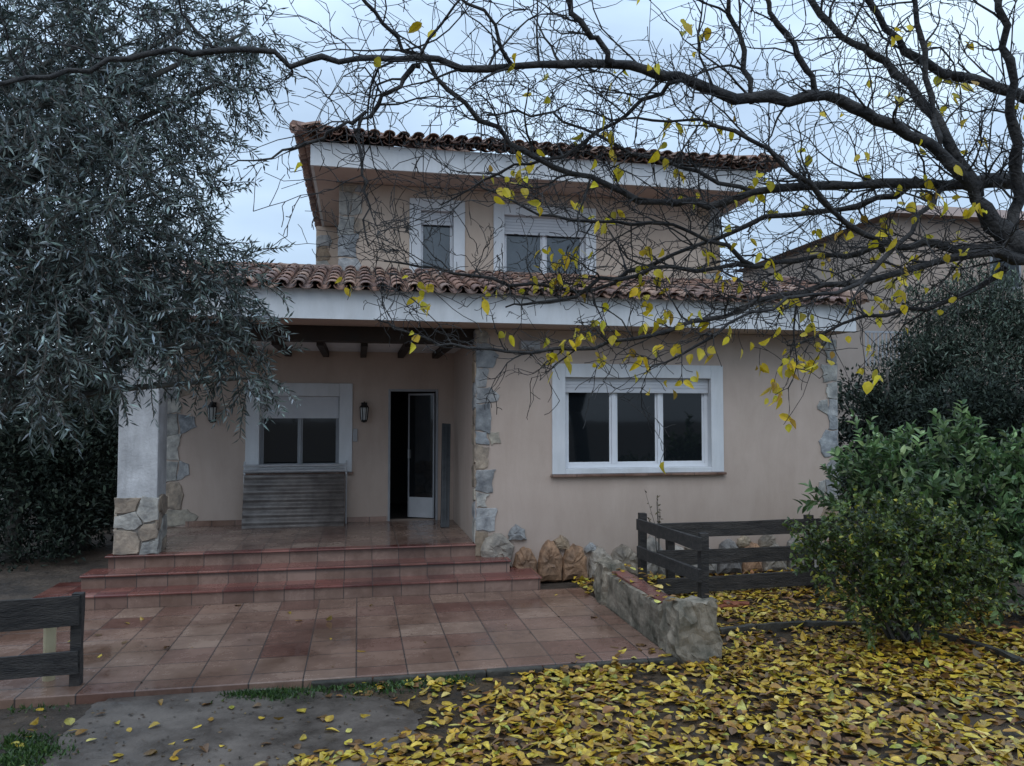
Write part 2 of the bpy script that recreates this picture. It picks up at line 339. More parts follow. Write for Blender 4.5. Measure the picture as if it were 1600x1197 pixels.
col = MB(); col.box(cx0, cx1, 9.86, 10.30, 1.1, 3.235)
colo = col.build('column', M['column'], house, bevel=.015)
MB().box(cx0+.005, cx1-.005, 9.865, 10.295, .46, 1.12).build('column_core', M['mortar'], colo)
# stones
PAL = [(.36,.37,.39),(.42,.42,.41),(.45,.41,.35),(.37,.29,.22),(.31,.33,.36),(.46,.45,.43),(.40,.33,.27),(.40,.41,.43)]
PALB = [(.30,.26,.22),(.37,.33,.29),(.36,.22,.14),(.26,.25,.25),(.42,.35,.27),(.38,.36,.34),(.33,.25,.18)]
def stone(mb, pts, O, U, V, N, th, c=None, jit=.02, rings=((1, -.01), (.985, .65), (.93, 1), (.5, 1.05))):
    c = c or random.choice(PAL); k = random.uniform(.8, 1.15); c = tuple(q*k for q in c)
    out = []
    for i, p in enumerate(pts):
        q = pts[(i+1) % len(pts)]
        out.append((p[0]+random.uniform(-jit,jit), p[1]+random.uniform(-jit,jit)))
        for t in (.33, .66): out.append((p[0]+(q[0]-p[0])*t+random.uniform(-jit,jit), p[1]+(q[1]-p[1])*t+random.uniform(-jit,jit)))
    cu = sum(p[0] for p in out)/len(out); cv = sum(p[1] for p in out)/len(out); n = len(out); vs = []
    tl = (random.uniform(-.3,.3), random.uniform(-.3,.3))
    for s, d in rings:
        d = d*th if d > 0 else d
        for p in out:
            u = cu+(p[0]-cu)*s; v = cv+(p[1]-cv)*s
            dd = d+((u-cu)*tl[0]+(v-cv)*tl[1])*(th*2 if d > 0 else 0)+(random.uniform(-.12,.12)*th if d > 0 else 0)
            vs.append(O+U*u+V*v+N*dd)
    fs = []; nr = len(rings)
    for r_ in range(nr-1):
        for i in range(n):
            j = (i+1) % n; fs.append((r_*n+i, r_*n+j, (r_+1)*n+j, (r_+1)*n+i))
    fs.append(tuple((nr-1)*n+i for i in range(n)))
    mb.add(vs, fs, c)
def quoin(mb, O, U, V, N, z1, wmin=.2, wmax=.42, hmin=.16, hmax=.36, th=.018):
    z = 0; alt = random.random() > .5; g_ = .005; sl0 = 0
    while z < z1-.08:
        hh = min(random.uniform(hmin, hmax), z1-z); sl1 = random.uniform(-.05, .05) if z+hh < z1-.05 else 0
        w = random.uniform(wmax*.7, wmax) if alt else random.uniform(wmin, wmin*1.4); alt = not alt
        s = random.uniform(-.05, .05)
        if w > .3 and random.random() < .6:
            c = random.uniform(.4, .6)*w
            stone(mb, [(0, z+g_), (c-g_, z+g_+sl0*.5), (c+s-g_, z+hh-g_+sl1*.5), (0, z+hh-g_)], O, U, V, N, th, jit=.014)
            stone(mb, [(c+g_, z+g_+sl0*.5), (w, z+hh*.25+sl0), (w-.03, z+hh*.85), (c+s+g_, z+hh-g_+sl1*.5)], O, U, V, N, th*.8, jit=.014)
        else:
            stone(mb, [(0, z+g_), (w*.85, z+g_+sl0), (w+s, z+hh*.5), (w*.8-s, z+hh-g_+sl1), (0, z+hh-g_)], O, U, V, N, th, jit=.014)
        z += hh; sl0 = sl1
VX, VY, VZ = Vector((1,0,0)), Vector((0,1,0)), Vector((0,0,1))
b = MB()
quoin(b, Vector((XL, YF, .3)), VX, VZ, -VY, 2.92, .17, .36)
quoin(b, Vector((XL, YF, .47)), VY, VZ, -VX, 2.75, .15, .3)
b.build('stone_cladding', M['stone'], house)
b = MB(); quoin(b, Vector((XR, YF, .5)), -VX, VZ, -VY, 2.7, .16, .34); quoin(b, Vector((XR, YF, .2)), VY, VZ, VX, 3.0, .16, .3); b.build('stone_cladding', M['stone'], house)
b = MB(); quoin(b, Vector((PL, YB, .47)), VX, VZ, -VY, 2.3, .2, .46, .2, .45); b.build('stone_cladding', M['stone'], house)
b = MB(); quoin(b, Vector((UXL, YU, 4.1)), VX, VZ, -VY, 1.28, .24, .46, .22, .4); b.build('stone_cladding', M['stone'], house)
b = MB(); quoin(b, Vector((UXR, YU, 4.1)), -VX, VZ, -VY, 1.28, .2, .4, .2, .34); b.build('stone_cladding', M['stone'], house)
b = MB(); quoin(b, Vector((UXL-.45, 13.6, 4.3)), VX, VZ, -VY, 1.0, .2, .3); b.build('stone_cladding', M['stone'], house)
b = MB()
for O, U, N, w in ((Vector((cx0-.02, 9.862, .46)), VX, -VY, cx1-cx0+.04), (Vector((cx1, 9.85, .46)), VY, VX, .44), (Vector((cx0, 9.85, .46)), VY, -VX, .44)):
    c1, c2 = w*random.uniform(.35, .6), w*random.uniform(.4, .7); pc = lambda: PAL[random.choice((1,2,5,5,6))]
    za, zb, zc = random.uniform(.2,.3), random.uniform(.14,.24), random.uniform(.4,.5); zd = random.uniform(.36,.5)
    stone(b, [(0,0),(c1-.006,0),(c1+.02,zb*.6),(c1-.03,za-.01),(0,za+.03)], O, U, VZ, N, .024, pc(), jit=.012)
    stone(b, [(c1+.006,0),(w,0),(w,zb),(c1+.03,zb*.75)], O, U, VZ, N, .022, pc(), jit=.012)
    stone(b, [(c1+.03,zb*.9),(w,zb+.02),(w,zd),(c2+.01,zd-.03),(c1-.02,za)], O, U, VZ, N, .024, pc(), jit=.012)
    stone(b, [(0,za+.045),(c1-.035,za+.01),(c2-.005,zd-.02),(c2*.7,zc+.04),(0,zc)], O, U, VZ, N, .02, pc(), jit=.012)
    stone(b, [(0,zc+.015),(c2*.7,zc+.055),(c2*.9,.68),(0,.66)], O, U, VZ, N, .022, pc(), jit=.016)
    stone(b, [(c2*.74,zc+.05),(c2+.01,zd-.01),(w,zd+.015),(w,.65),(c2*.95,.70)], O, U, VZ, N, .024, pc(), jit=.016)
b.build('stone_base', M['stone'], colo)
b = MB(); x = XL+.06; O = Vector((0, YF, 0)); RB = ((1, -.01), (1.0, .35), (.9, .8), (.65, 1.05), (.3, 1.15))
while x < XR-.05:
    w = random.uniform(.26, .42); h0 = random.uniform(.36, .58)
    z0 = h if x < 1.9 else -.05
    stone(b, [(x, z0), (x+w-.01, z0), (x+w+random.uniform(-.03,.03), z0+h0*.6), (x+w*.72, z0+h0*.92), (x+w*.45, z0+h0), (x+w*.15, z0+h0*.85), (x+random.uniform(-.02,.02), z0+h0*.5)], O, VX, VZ, -VY, .12, random.choice(PALB), jit=.012, rings=RB)
    if random.random() < .6:
        hx = x+w*random.uniform(.6, .9); w2 = random.uniform(.16, .28); zz = z0+h0*.75
        stone(b, [(hx, zz), (hx+w2, zz), (hx+w2*.9, zz+w2*.6), (hx+w2*.45, zz+w2*.85), (hx+.01, zz+w2*.5)], O, VX, VZ, -VY, .06, random.choice(PALB+PAL[:2]), jit=.012, rings=RB)
    x += w
b.build('stone_plinth', M['stone'], house)
# lower roof
LX0, LX1 = -3.55, atY(1338, 520, 9.2).x
Z0, Z1 = 3.24, 3.59; SL = .30; RY, RZ = 11.15, 3.59+SL*1.95
def poly_prism(b, prof, x0, x1):
    n = len(prof); vs = [(x0, y, z) for y, z in prof]+[(x1, y, z) for y, z in prof]
    b.add(vs, [tuple(range(n)), tuple(range(2*n-1, n-1, -1))]+[(i, n+i, n+(i+1) % n, (i+1) % n) for i in range(n)])
b = MB(); poly_prism(b, [(9.24, 3.30), (9.24, 3.575), (RY, RZ-.02), (RY+.9, RZ-.3), (RY+.9, 3.30)], LX0+.03, LX1-.03)
lroof = b.build('lower_roof', M['soffit'], house)
b = MB(); b.box(LX0, LX1, 9.2, 9.238, Z0-.003, Z1); b.box(LX0, LX0+.028, 9.24, RY+.9, Z0, Z1); b.box(LX1-.028, LX1, 9.24, RY+.9, Z0, Z1)
b.build('fascia', M['white'], lroof)
MB().box(LX0+.03, LX1-.03, 9.24, 10.2, Z0, 3.298).build('soffit', M['soffit'], lroof)
MB().box(PL-.1, XL+.1, 10.2, YB+.1, 3.10, 3.234).build('porch_ceiling', M['white'], house)
MB().box(LX0+.1, XL+.02, 9.92, 10.2, 3.05, 3.236).build('lintel_beam', M['beamwood'], house)
for px in (362, 432, 501, 569, 637, 700):
    xx = atY(px, 548, 10.4).x
    MB().box(xx-.045, xx+.045, 10.2, YB-.01, 3.01, 3.099).build('beam', M['beamwood'], house)
TC = [(.33,.19,.14),(.38,.235,.175),(.29,.175,.14),(.26,.18,.15),(.41,.27,.205),(.25,.16,.135)]
def tiles(b, O, U, V, N, length, rows, cw=.19, rl=.34, r=.077, hipl=0, hipr=0, lift=0):
    n = int(length/cw); cw = length/n; seg = 7
    def tile(u, v, up, rr0, rr1, z, c):
        vs = []; th = .012
        for (vv, rr, zz) in ((v, rr0, z+(.018 if up > 0 else 0)), (v+rl*1.08, rr1, z)):
            for t_ in (rr, rr-th):
                for k in range(seg+1):
                    a = math.pi*k/seg; vs.append(O+U*(u+math.cos(a)*t_)+V*vv+N*(zz+math.sin(a)*t_*.68*up+(0 if up > 0 else rr*.60)))
        s = seg+1; fs = []
        for k in range(seg):
            fs += [(k, k+1, 2*s+k+1, 2*s+k), (s+k, 3*s+k, 3*s+k+1, s+k+1), (k, s+k, s+k+1, k+1)]
        b.add(vs, fs, c)
    for j in range(rows):
        v = j*rl
        for i in range(n+1):
            u = i*cw
            if u < v*hipl-.05 or u > length-v*hipr+.05: continue
            jt = random.uniform(-.004, .004); c = random.choice(TC); k = random.uniform(.85, 1.12); c = tuple(q*k for q in c)
            tile(u+jt, v+random.uniform(-.008, .008), 1, r*1.02, r*.9, .028+lift+random.uniform(-.002,.003), c)
            if i < n:
                c = random.choice(TC); k = random.uniform(.85, 1.1); c = tuple(q*k for q in c)
                tile(u+cw/2+jt, v+.012, -1, r*1.04, r*.98, .0+lift, c)
sl = math.atan(SL); V1 = Vector((0, math.cos(sl), math.sin(sl))); N1 = Vector((0, -math.sin(sl), math.cos(sl)))
b = MB(); tiles(b, Vector((LX0-.02, 9.06, 3.565)), VX, V1, N1, LX1-LX0+.04, 6); b.build('roof_tiles', M['tile'], lroof)
b = MB()
for xe in (LX0, LX1):
    pts = [Vector((xe, 9.08, 3.63))+V1*t*.34 for t in range(7)]
    for i in range(6): b.tube([pts[i]+N1*.04, pts[i+1]+N1*.025], [.09, .078], 8, random.choice(TC))
for i in range(26):
    p = Vector((LX0+i*.42, RY, RZ-.01))
    if p.x < LX1-.2: b.tube([p, p+Vector((.44, 0, .012))], [.085, .075], 8, random.choice(TC))
b.build('ridge_tiles', M['tile'], lroof)
# upper roof
FX0, FX1, FY0, FY1 = atY(485, 253, 10.3).x, UXR+.36, 10.3, 17.6
A0 = 5.40; A1 = 5.72
b = MB(); s_ = .30; W = (FX1-FX0)/2
b.add([(FX0,FY0,A1),(FX1,FY0,A1),(FX1,FY1,A1),(FX0,FY1,A1),(FX0+W,FY0+W,A1+s_*W),(FX0+W,FY1-W,A1+s_*W)], [(0,1,4),(1,2,5,4),(2,3,5),(3,0,4,5)])
b.box(FX0+.04, FX1-.04, FY0+.04, FY1-.04, A0+.003, A1-.02)
uroof = b.build('upper_roof', M['soffit'], house)
b = MB(); b.box(FX0, FX1, FY0, FY0+.038, A0, A1-.003); b.box(FX0, FX0+.038, FY0+.04, FY1, A0, A1-.003); b.box(FX1-.038, FX1, FY0+.04, FY1, A0, A1-.003); b.build('fascia', M['white'], uroof)
b = MB(); ov = .2
tiles(b, Vector((FX0-ov+.05, FY0-ov, A1+.045)), VX, V1, N1, FX1-FX0+2*ov-.1, 5, hipl=1, hipr=1)
tiles(b, Vector((FX0-.05, FY0-.09, A1-.005)), VX, V1, N1, FX1-FX0+.1, 1)
VL = Vector((math.cos(sl), 0, math.sin(sl))); NL = Vector((-math.sin(sl), 0, math.cos(sl)))
tiles(b, Vector((FX0-ov, FY0-ov+.05, A1+.045)), VY, VL, NL, FY1-FY0, 4, hipl=1)
tiles(b, Vector((FX0-.09, FY0-.05, A1-.005)), VY, VL, NL, FY1-FY0, 1)
VR = Vector((-math.cos(sl), 0, math.sin(sl))); NR = Vector((math.sin(sl), 0, math.cos(sl)))
tiles(b, Vector((FX1+ov, FY0-ov+.05, A1+.045)), VY, VR, NR, FY1-FY0, 4, hipl=1)
for sx, xx in ((1, FX0-ov), (-1, FX1+ov)):
    dh = Vector((sx, 1, .30)); p0 = Vector((xx, FY0-ov, A1+.10))
    for i in range(9): b.tube([p0+dh*i*.28, p0+dh*(i+1)*.29-Vector((0,0,.015))], [.09, .08], 8, random.choice(TC))
b.build('roof_tiles', M['tile'], uroof)
ap = atY(752, 215, 12.2); b = MB(); b.tube([(ap.x, 12.2, 6.0), (ap.x, 12.2, 7.05)], .014, 6); b.tube([(ap.x-.3, 12.2, 6.98), (ap.x+.3, 12.1, 6.98)], .007, 5)
for k in range(-2, 3): b.tube([(ap.x+k*.13, 12.0, 6.98), (ap.x+k*.13, 12.35, 6.98)], .004, 4)
b.build('antenna', M['greypaint'], uroof)
# door
b = MB(); f = .035
b.box(dX0, dX0+f, YB-.01, YB+.09, .46, dZ1); b.box(dX1-f, dX1, YB-.01, YB+.09, .46, dZ1); b.box(dX0+f, dX1-f, YB-.01, YB+.09, dZ1-f, dZ1)
door = b.build('door', M['greyframe'], house, bevel=.004)
hx, hy = dX1-f-.01, YB+.10; ang = R(30); lw = .46
du = Vector((-math.cos(ang), math.sin(ang), 0)); dn = Vector((-math.sin(ang), -math.cos(ang), 0))
def leafbox(b, u0, u1, z0, z1, t=.02):
    vs = [Vector((hx, hy, 0))+du*u+dn*w+VZ*z for u in (u0, u1) for w in (-t, t) for z in (z0, z1)]
    b.add(vs, [(0,1,3,2),(4,6,7,5),(0,4,5,1),(2,3,7,6),(0,2,6,4),(1,5,7,3)])
b = MB(); leafbox(b, 0, .022, .48, dZ1-.06); leafbox(b, lw-.022, lw, .48, dZ1-.06); leafbox(b, .022, lw-.022, dZ1-.09, dZ1-.06)
dl = b.build('door_leaf', M['greyframe'], door)
b = MB(); leafbox(b, .023, lw-.023, .48, .80, .016); b.build('kick_panel', M['panel'], door)
b = MB(); leafbox(b, .023, lw-.023, .80, dZ1-.09, .005); b.build('pane', M['glass'], door)
b = MB(); leafbox(b, lw-.035, lw-.012, 1.42, 1.56, .05); b.build('handle', M['steel'], door)
p = atY(555, 680, YB); MB().box(p.x-.035, p.x+.035, YB-.035, YB-.001, p.z-.1, p.z+.1).build('doorbell_box', M['boxgrey'], house, bevel=.006)
p = atY(826, 537, YF); b = MB(); b.box(p.x-.13, p.x+.13, YF-.13, YF-.001, p.z-.09, p.z+.03)
b.box(p.x-.05, p.x+.05, YF-.17, YF-.131, p.z-.07, p.z-.01)
tag(b.build('alarm_box', M['boxgrey'], None, (p.x, YF, p.z), bevel=.015), 'small grey box fixed to the wall just under the eave beside the stone corner', 'box')
# lanterns
p = atY(333, 643, YB-.02)
lan = thing('wall_lantern', 'black wall lantern on the left of the porch window', 'lantern', (p.x, YB-.002, p.z), 'black lanterns on the porch wall')
def lv(x, y, z): return (p.x+x, YB+y, p.z+z)
b = MB(); b.box(p.x-.045, p.x+.045, YB-.02, YB-.002, p.z-.16, p.z+.14); b.tube([lv(0,-.02,.1), lv(0,-.07,.15), lv(0,-.11,.14)], .01, 6); b.build('backplate', M['black'], lan)
b = MB(); b.tube([lv(0,-.11,-.13), lv(0,-.11,.06)], [.045, .062], 6); b.build('glass', M['lampglass'], lan)
b = MB(); b.tube([lv(0,-.11,.06), lv(0,-.11,.09), lv(0,-.11,.14)], [.085, .06, .012], 6); b.build('cap', M['black'], lan)
b = MB(); b.tube([lv(0,-.11,-.17), lv(0,-.11,-.13)], [.02, .055], 6)
for k in range(6):
    a = k*math.pi/3+.0; b.tube([lv(.047*math.cos(a), -.11+.047*math.sin(a), -.13), lv(.064*math.cos(a), -.11+.064*math.sin(a), .06)], .007, 4)
b.build('cage', M['black'], lan)
q = atY(569, 643, YB-.02); dup(lan, (q.x, YB-.002, q.z), 'black wall lantern between the porch window and the open door')
a = atY(378, 822, 11.85); c = atY(538, 820, 11.85); b = MB(); vs = []; n = 90; zt = 1.22
for i in range(n+1):
    t = i/n; z = .462+(zt-.462)*t; yy = 11.80+.20*t+.016*math.sin(t*2*math.pi*7)
    vs += [(a.x, yy, z), (c.x, yy, z), (a.x, yy+.012, z), (c.x, yy+.012, z)]
fs = []
for i in range(n):
    k = 4*i; fs += [(k, k+1, k+5, k+4), (k+2, k+6, k+7, k+3), (k, k+4, k+6, k+2), (k+1, k+3, k+7, k+5)]
b.add(vs, fs); tag(b.build('corrugated_panel', M['corr'], None, ((a.x+c.x)/2, 11.85, .462), smooth=True), 'grey brown corrugated sheet leaning under the porch window', 'panel')
b = MB(); rk = thing('metal_rack', 'thin galvanised metal frame standing behind the corrugated sheet below the porch window', 'rack', ((a.x+c.x)/2, 12.06, .462))
for z in (1.355, 1.275): b.tube([(a.x-.02, 12.04, z), (c.x+.03, 12.04, z)], .021, 8)
b.build('rail', M['steel'], rk)
for xx in (a.x, c.x+.02): MB().tube([(xx, 12.04, .462), (xx, 12.04, 1.42)], .014, 6).build('leg', M['steel'], rk)
b = MB(); p0 = atY(694, 820, 11.45); b.beam((p0.x, 11.35, .462), (p0.x+.06, 11.75, 1.98), .035, .13, up=(1, .2, 0))
for k in range(3): b.beam((p0.x-.05+k*.05, 11.33, .47), (p0.x+.01+k*.05, 11.71, 1.95), .015, .012, up=(1,0,0))
tag(b.build('folded_shutter', M['greypaint'], None, (p0.x, 11.45, .462)), 'tall narrow grey shutter leaning beside the open door', 'shutter')
# ---------------------------------------------------------------- planter wall, fences
pw = thing('planter_wall', 'low crumbling concrete planter wall at the right edge of the tiled terrace', 'wall', (2.9, 7.4, 0))
def blob(x0, x1, y0, y1, z0, z1, jit, ztilt=0):
    import bmesh
    bm = bmesh.new(); bmesh.ops.create_cube(bm, size=1); bmesh.ops.subdivide_edges(bm, edges=bm.edges[:], cuts=9, use_grid_fill=True)
    vs = []; sd = random.random()*50
    for v in bm.verts:
        cc = v.co; e = sum(1 for q in cc if abs(q) > .49); s = {1: 1, 2: .965, 3: .91}.get(e, 1)
        x = (x0+x1)/2+cc.x*(x1-x0)*s; y = (y0+y1)/2+cc.y*(y1-y0)*(1-(1-s)*.5); z = (z0+z1)/2+cc.z*(z1-z0)*s
        if cc.z > .3: z += ztilt*cc.y
        nv = mn.noise_vector(Vector((x*5+sd, y*5, z*5)))*jit*1.8+mn.noise_vector(Vector((x*17+sd, y*17, z*17)))*jit*.8
        vs.append((x+nv.x, y+nv.y, z+nv.z))
    fs = [tuple(v.index for v in f.verts) for f in bm.faces]; bm.free(); return vs, fs
vs, fs = blob(2.72, 2.97, 6.72, 8.45, -.1, .37, .012); MB().add(vs, fs).build('wall_core', M['concrete'], pw)
vs, fs = blob(2.74, 3.12, 6.32, 6.74, -.1, .45, .034, -.06); MB().add(vs, fs).build('end_block', M['concrete'], pw)
vs, fs = blob(2.68, 2.94, 8.25, 8.60, -.05, .45, .035); MB().add(vs, fs).build('end_stone', M['concrete'], pw)
b = MB(); y = 6.8
while y < 8.2:
    b.box(2.76, 2.93, y, y+.19, .35, .382+random.uniform(0, .008)); y += .2
b.build('coping_tiles', M['tread'], pw, bevel=.006)
def rail(fence, p, q, w=.035, hgt=.13): return MB().beam(p, q, w, hgt, jit=.005).build('rail', M['wood'], fence)
def post(fence, x, y, z1, w=.085, z0=-.1): return MB().beam((x, y, z0), (x+.004, y, z1), w, w, up=(0,1,0), jit=.004).build('post', M['wood'], fence)
f1 = thing('wooden_fence', 'short dark plank fence running from the house wall toward the planter wall', 'fence', (3.4, 8.3, 0), 'weathered plank fences')
P0 = Vector((atY(1003, 805, 8.7).x, 8.7, 0)); P1 = Vector((atY(1098, 830, 7.4).x, 7.4, 0))
post(f1, P0.x, P0.y, .95); post(f1, P1.x, P1.y, .90)
off = Vector((-.065, -.03, 0))
for z in (.82, .50): rail(f1, P0+off+VZ*z, P1+off+VZ*(z-.02)-Vector((0,.05,0)))
f2 = thing('wooden_fence', 'dark three plank fence between the planter wall and the right shrub, along the house', 'fence', (4.8, 8.6, 0), 'weathered plank fences')
Q0 = Vector((3.42, 8.50, 0)); Q1 = Vector((5.75, 8.55, 0))
post(f2, 5.45, 8.63, .88); post(f2, 3.62, 8.60, .80)
for z in (.76, .45, .12): rail(f2, Q0+VZ*z, Q1+VZ*(z+random.uniform(-.02,.02)), .035, .17)
f3 = thing('wooden_fence', 'dark two plank fence end at the left foreground corner in front of the terrace', 'fence', (-2.6, 5.3, 0), 'weathered plank fences')
G = atZ(118, 1080, -.05); dv = Vector((-1, -.12, 0)).normalized()
post(f3, G.x, G.y, .71, .075)
for zz, hh in ((.585, .23), (.19, .17)):
    rail(f3, G+Vector((.03, -.055, zz+.05)), G+dv*1.9+Vector((0, -.055, zz+.05)), .03, hh)
post(f3, G.x+dv.x*1.8, G.y+dv.y*1.8, .71, .075)
g2 = atZ(76, 1072, -.05); b = MB(); b.tube([g2, g2+VZ*.62], .045, 14)
b.tube([g2+VZ*.62, g2+VZ*.65], .055, 14)
tag(b.build('pipe_post', M['cream'], None, g2, smooth=False), 'short cream pipe standing behind the left foreground fence', 'pipe')
b = MB()
for x, y, w, an in ((1128, 948, .22, .3), (1150, 943, .14, -.5)):
    p = atZ(x, y, .0); d = Vector((math.cos(an), math.sin(an), 0)); b.beam(p-d*w, p+d*w, .1, .035, jit=.006)
tag(b.build('broken_plank', M['plank'], None, atZ(1130, 946, 0)), 'small broken reddish plank pieces lying on leaves behind the planter wall', 'plank')
b = MB(); pts = [atZ(x, y, -.02) for x, y in ((1125, 992), (1180, 985), (1260, 980), (1340, 982), (1420, 990), (1500, 1005), (1560, 1025), (1650, 1065), (1760, 1120))]
for i in range(len(pts)-1): b.beam(pts[i], pts[i+1]+(pts[i+1]-pts[i]).normalized()*-.01, .06, .12, jit=.006)
tag(b.build('garden_edging', M['edging'], None, pts[2]), 'low curved dark edging running through the yellow leaves under the right shrubs', 'edging')
# ---------------------------------------------------------------- foliage
def rdir(n): return nrm(rng.normal(size=(n, 3)))
def foliage(name, m, parent, lumps, n, L, W, pal, tmpl=T_BROAD, up=.3, shell=.55, spread=.8, org=None):
    w = np.array([l[3]**2 for l in lumps]); w = w/w.sum(); idx = rng.choice(len(lumps), n, p=w)
    C = np.array([l[:3] for l in lumps])[idx]; rr = np.array([l[3] for l in lumps])[idx]
    u = rdir(n); k = shell+(1.05-shell)*rng.random(n)**.7
    pos = C+u*(rr*k)[:,None]
    d = u*.7+rdir(n)*spread+np.array([0, 0, up]); nn = rdir(n)*.6+np.array([0, -.15, 1.0])
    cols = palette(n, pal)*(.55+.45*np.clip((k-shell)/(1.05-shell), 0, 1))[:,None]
    return leafmesh(name, m, parent, pos, d, nn, L*rng.uniform(.6, 1.2, n), W*rng.uniform(.7, 1.2, n), tmpl, cols, org=org)
def sprigs(lumps, dens, lnr, step, up, droop, rmin=.35, skip=.12, tr=.0035, out=.6, perturb=.5, c0=.6):
    P_, D_, C_ = [], [], []; tw = MB()
    for p, r in lumps:
        for _ in range(int(dens*r*r)+10):
            u = Vector(rdir(1)[0].tolist()); k = random.uniform(rmin, 1); s = p+u*r*k
            d = (u*out+Vector((random.gauss(0,perturb), random.gauss(0,perturb), random.gauss(up,perturb)))).normalized()
            ln = random.uniform(*lnr); n = max(int(ln/step), 2); pts = [s]; shade = random.uniform(c0, 1.2)*(.6+.4*k)  # inner sprigs get darker leaf colour, crown shade painted in
            for i in range(n):
                d = (d+Vector((random.gauss(0,.06), random.gauss(0,.06), -droop+random.gauss(0,.05)))).normalized(); s = s+d*ln/n
                sd = d.cross(Vector((random.gauss(0,1), random.gauss(0,1), random.gauss(0,1)))).normalized()
                for sg in (-1, 1):
                    if random.random() < skip: continue
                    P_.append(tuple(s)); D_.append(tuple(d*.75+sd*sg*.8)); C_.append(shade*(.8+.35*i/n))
                if i % 3 == 2: pts.append(s)
            if len(pts) > 1: tw.tube(pts, [tr]*len(pts), 3, cap=False)
    return np.array(P_), np.array(D_), np.array(C_), tw
def lumps_in(c, r, n, s):
    out = []
    for _ in range(n):
        d = Vector(rdir(1)[0].tolist()); k = random.uniform(.35, .95)
        out.append((c[0]+d.x*r[0]*k, c[1]+d.y*r[1]*k, c[2]+d.z*r[2]*k, s*random.uniform(.6, 1.2)))
    return out
ol = thing('olive_tree', 'large silvery olive tree filling the left side in front of the porch column', 'tree', (-3.9, 3.6, 0))
raw = [(50,60,4.0,.60),(180,40,4.3,.48),(300,40,4.4,.30),(385,50,4.5,.16),(60,250,3.7,.64),(200,190,4.2,.46),(310,160,4.5,.28),(275,290,4.3,.28),(150,360,3.9,.55),(270,400,4.2,.32),
       (60,470,3.7,.50),(190,470,4.0,.40),(315,465,4.2,.26),(365,535,4.3,.19),(290,535,4.1,.24),(150,540,4.0,.24),(50,560,3.8,.32),(375,115,4.6,.16),(375,440,4.4,.14),(395,590,4.3,.09),
       (-150,100,4,.9),(-150,400,4,.85),(-160,560,4,.5),(100,150,4.8,.5),(120,420,4.8,.5)]
OL = [(atD(x, y, d), r) for x, y, d, r in raw]
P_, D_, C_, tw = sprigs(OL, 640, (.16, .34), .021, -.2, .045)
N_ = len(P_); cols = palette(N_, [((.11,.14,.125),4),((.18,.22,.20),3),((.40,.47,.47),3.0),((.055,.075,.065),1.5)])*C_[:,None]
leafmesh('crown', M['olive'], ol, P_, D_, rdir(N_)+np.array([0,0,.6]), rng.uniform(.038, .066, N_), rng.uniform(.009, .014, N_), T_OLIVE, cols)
tw.build('twigs', M['bark2'], ol)
b = MB(); b.tube([(-3.9,3.6,-.1),(-3.85,3.65,.5),(-3.7,3.7,1.1),(-3.6,3.8,1.6)], [.2,.15,.13,.12], 10); b.build('trunk', M['bark2'], ol, smooth=True)
b = MB()
for p, r in OL:
    s = Vector((-3.65,3.75,1.5)); mpt = s.lerp(p, .5)+Vector((random.uniform(-.1,.1), random.uniform(-.1,.1), .15)); b.tube([s, s.lerp(mpt,.5)+Vector((0,0,.05)), mpt, mpt.lerp(p,.6)+VZ*.03, p], [.06,.045,.032,.018,.008], 6)
b.build('branches', M['bark2'], ol, smooth=True)
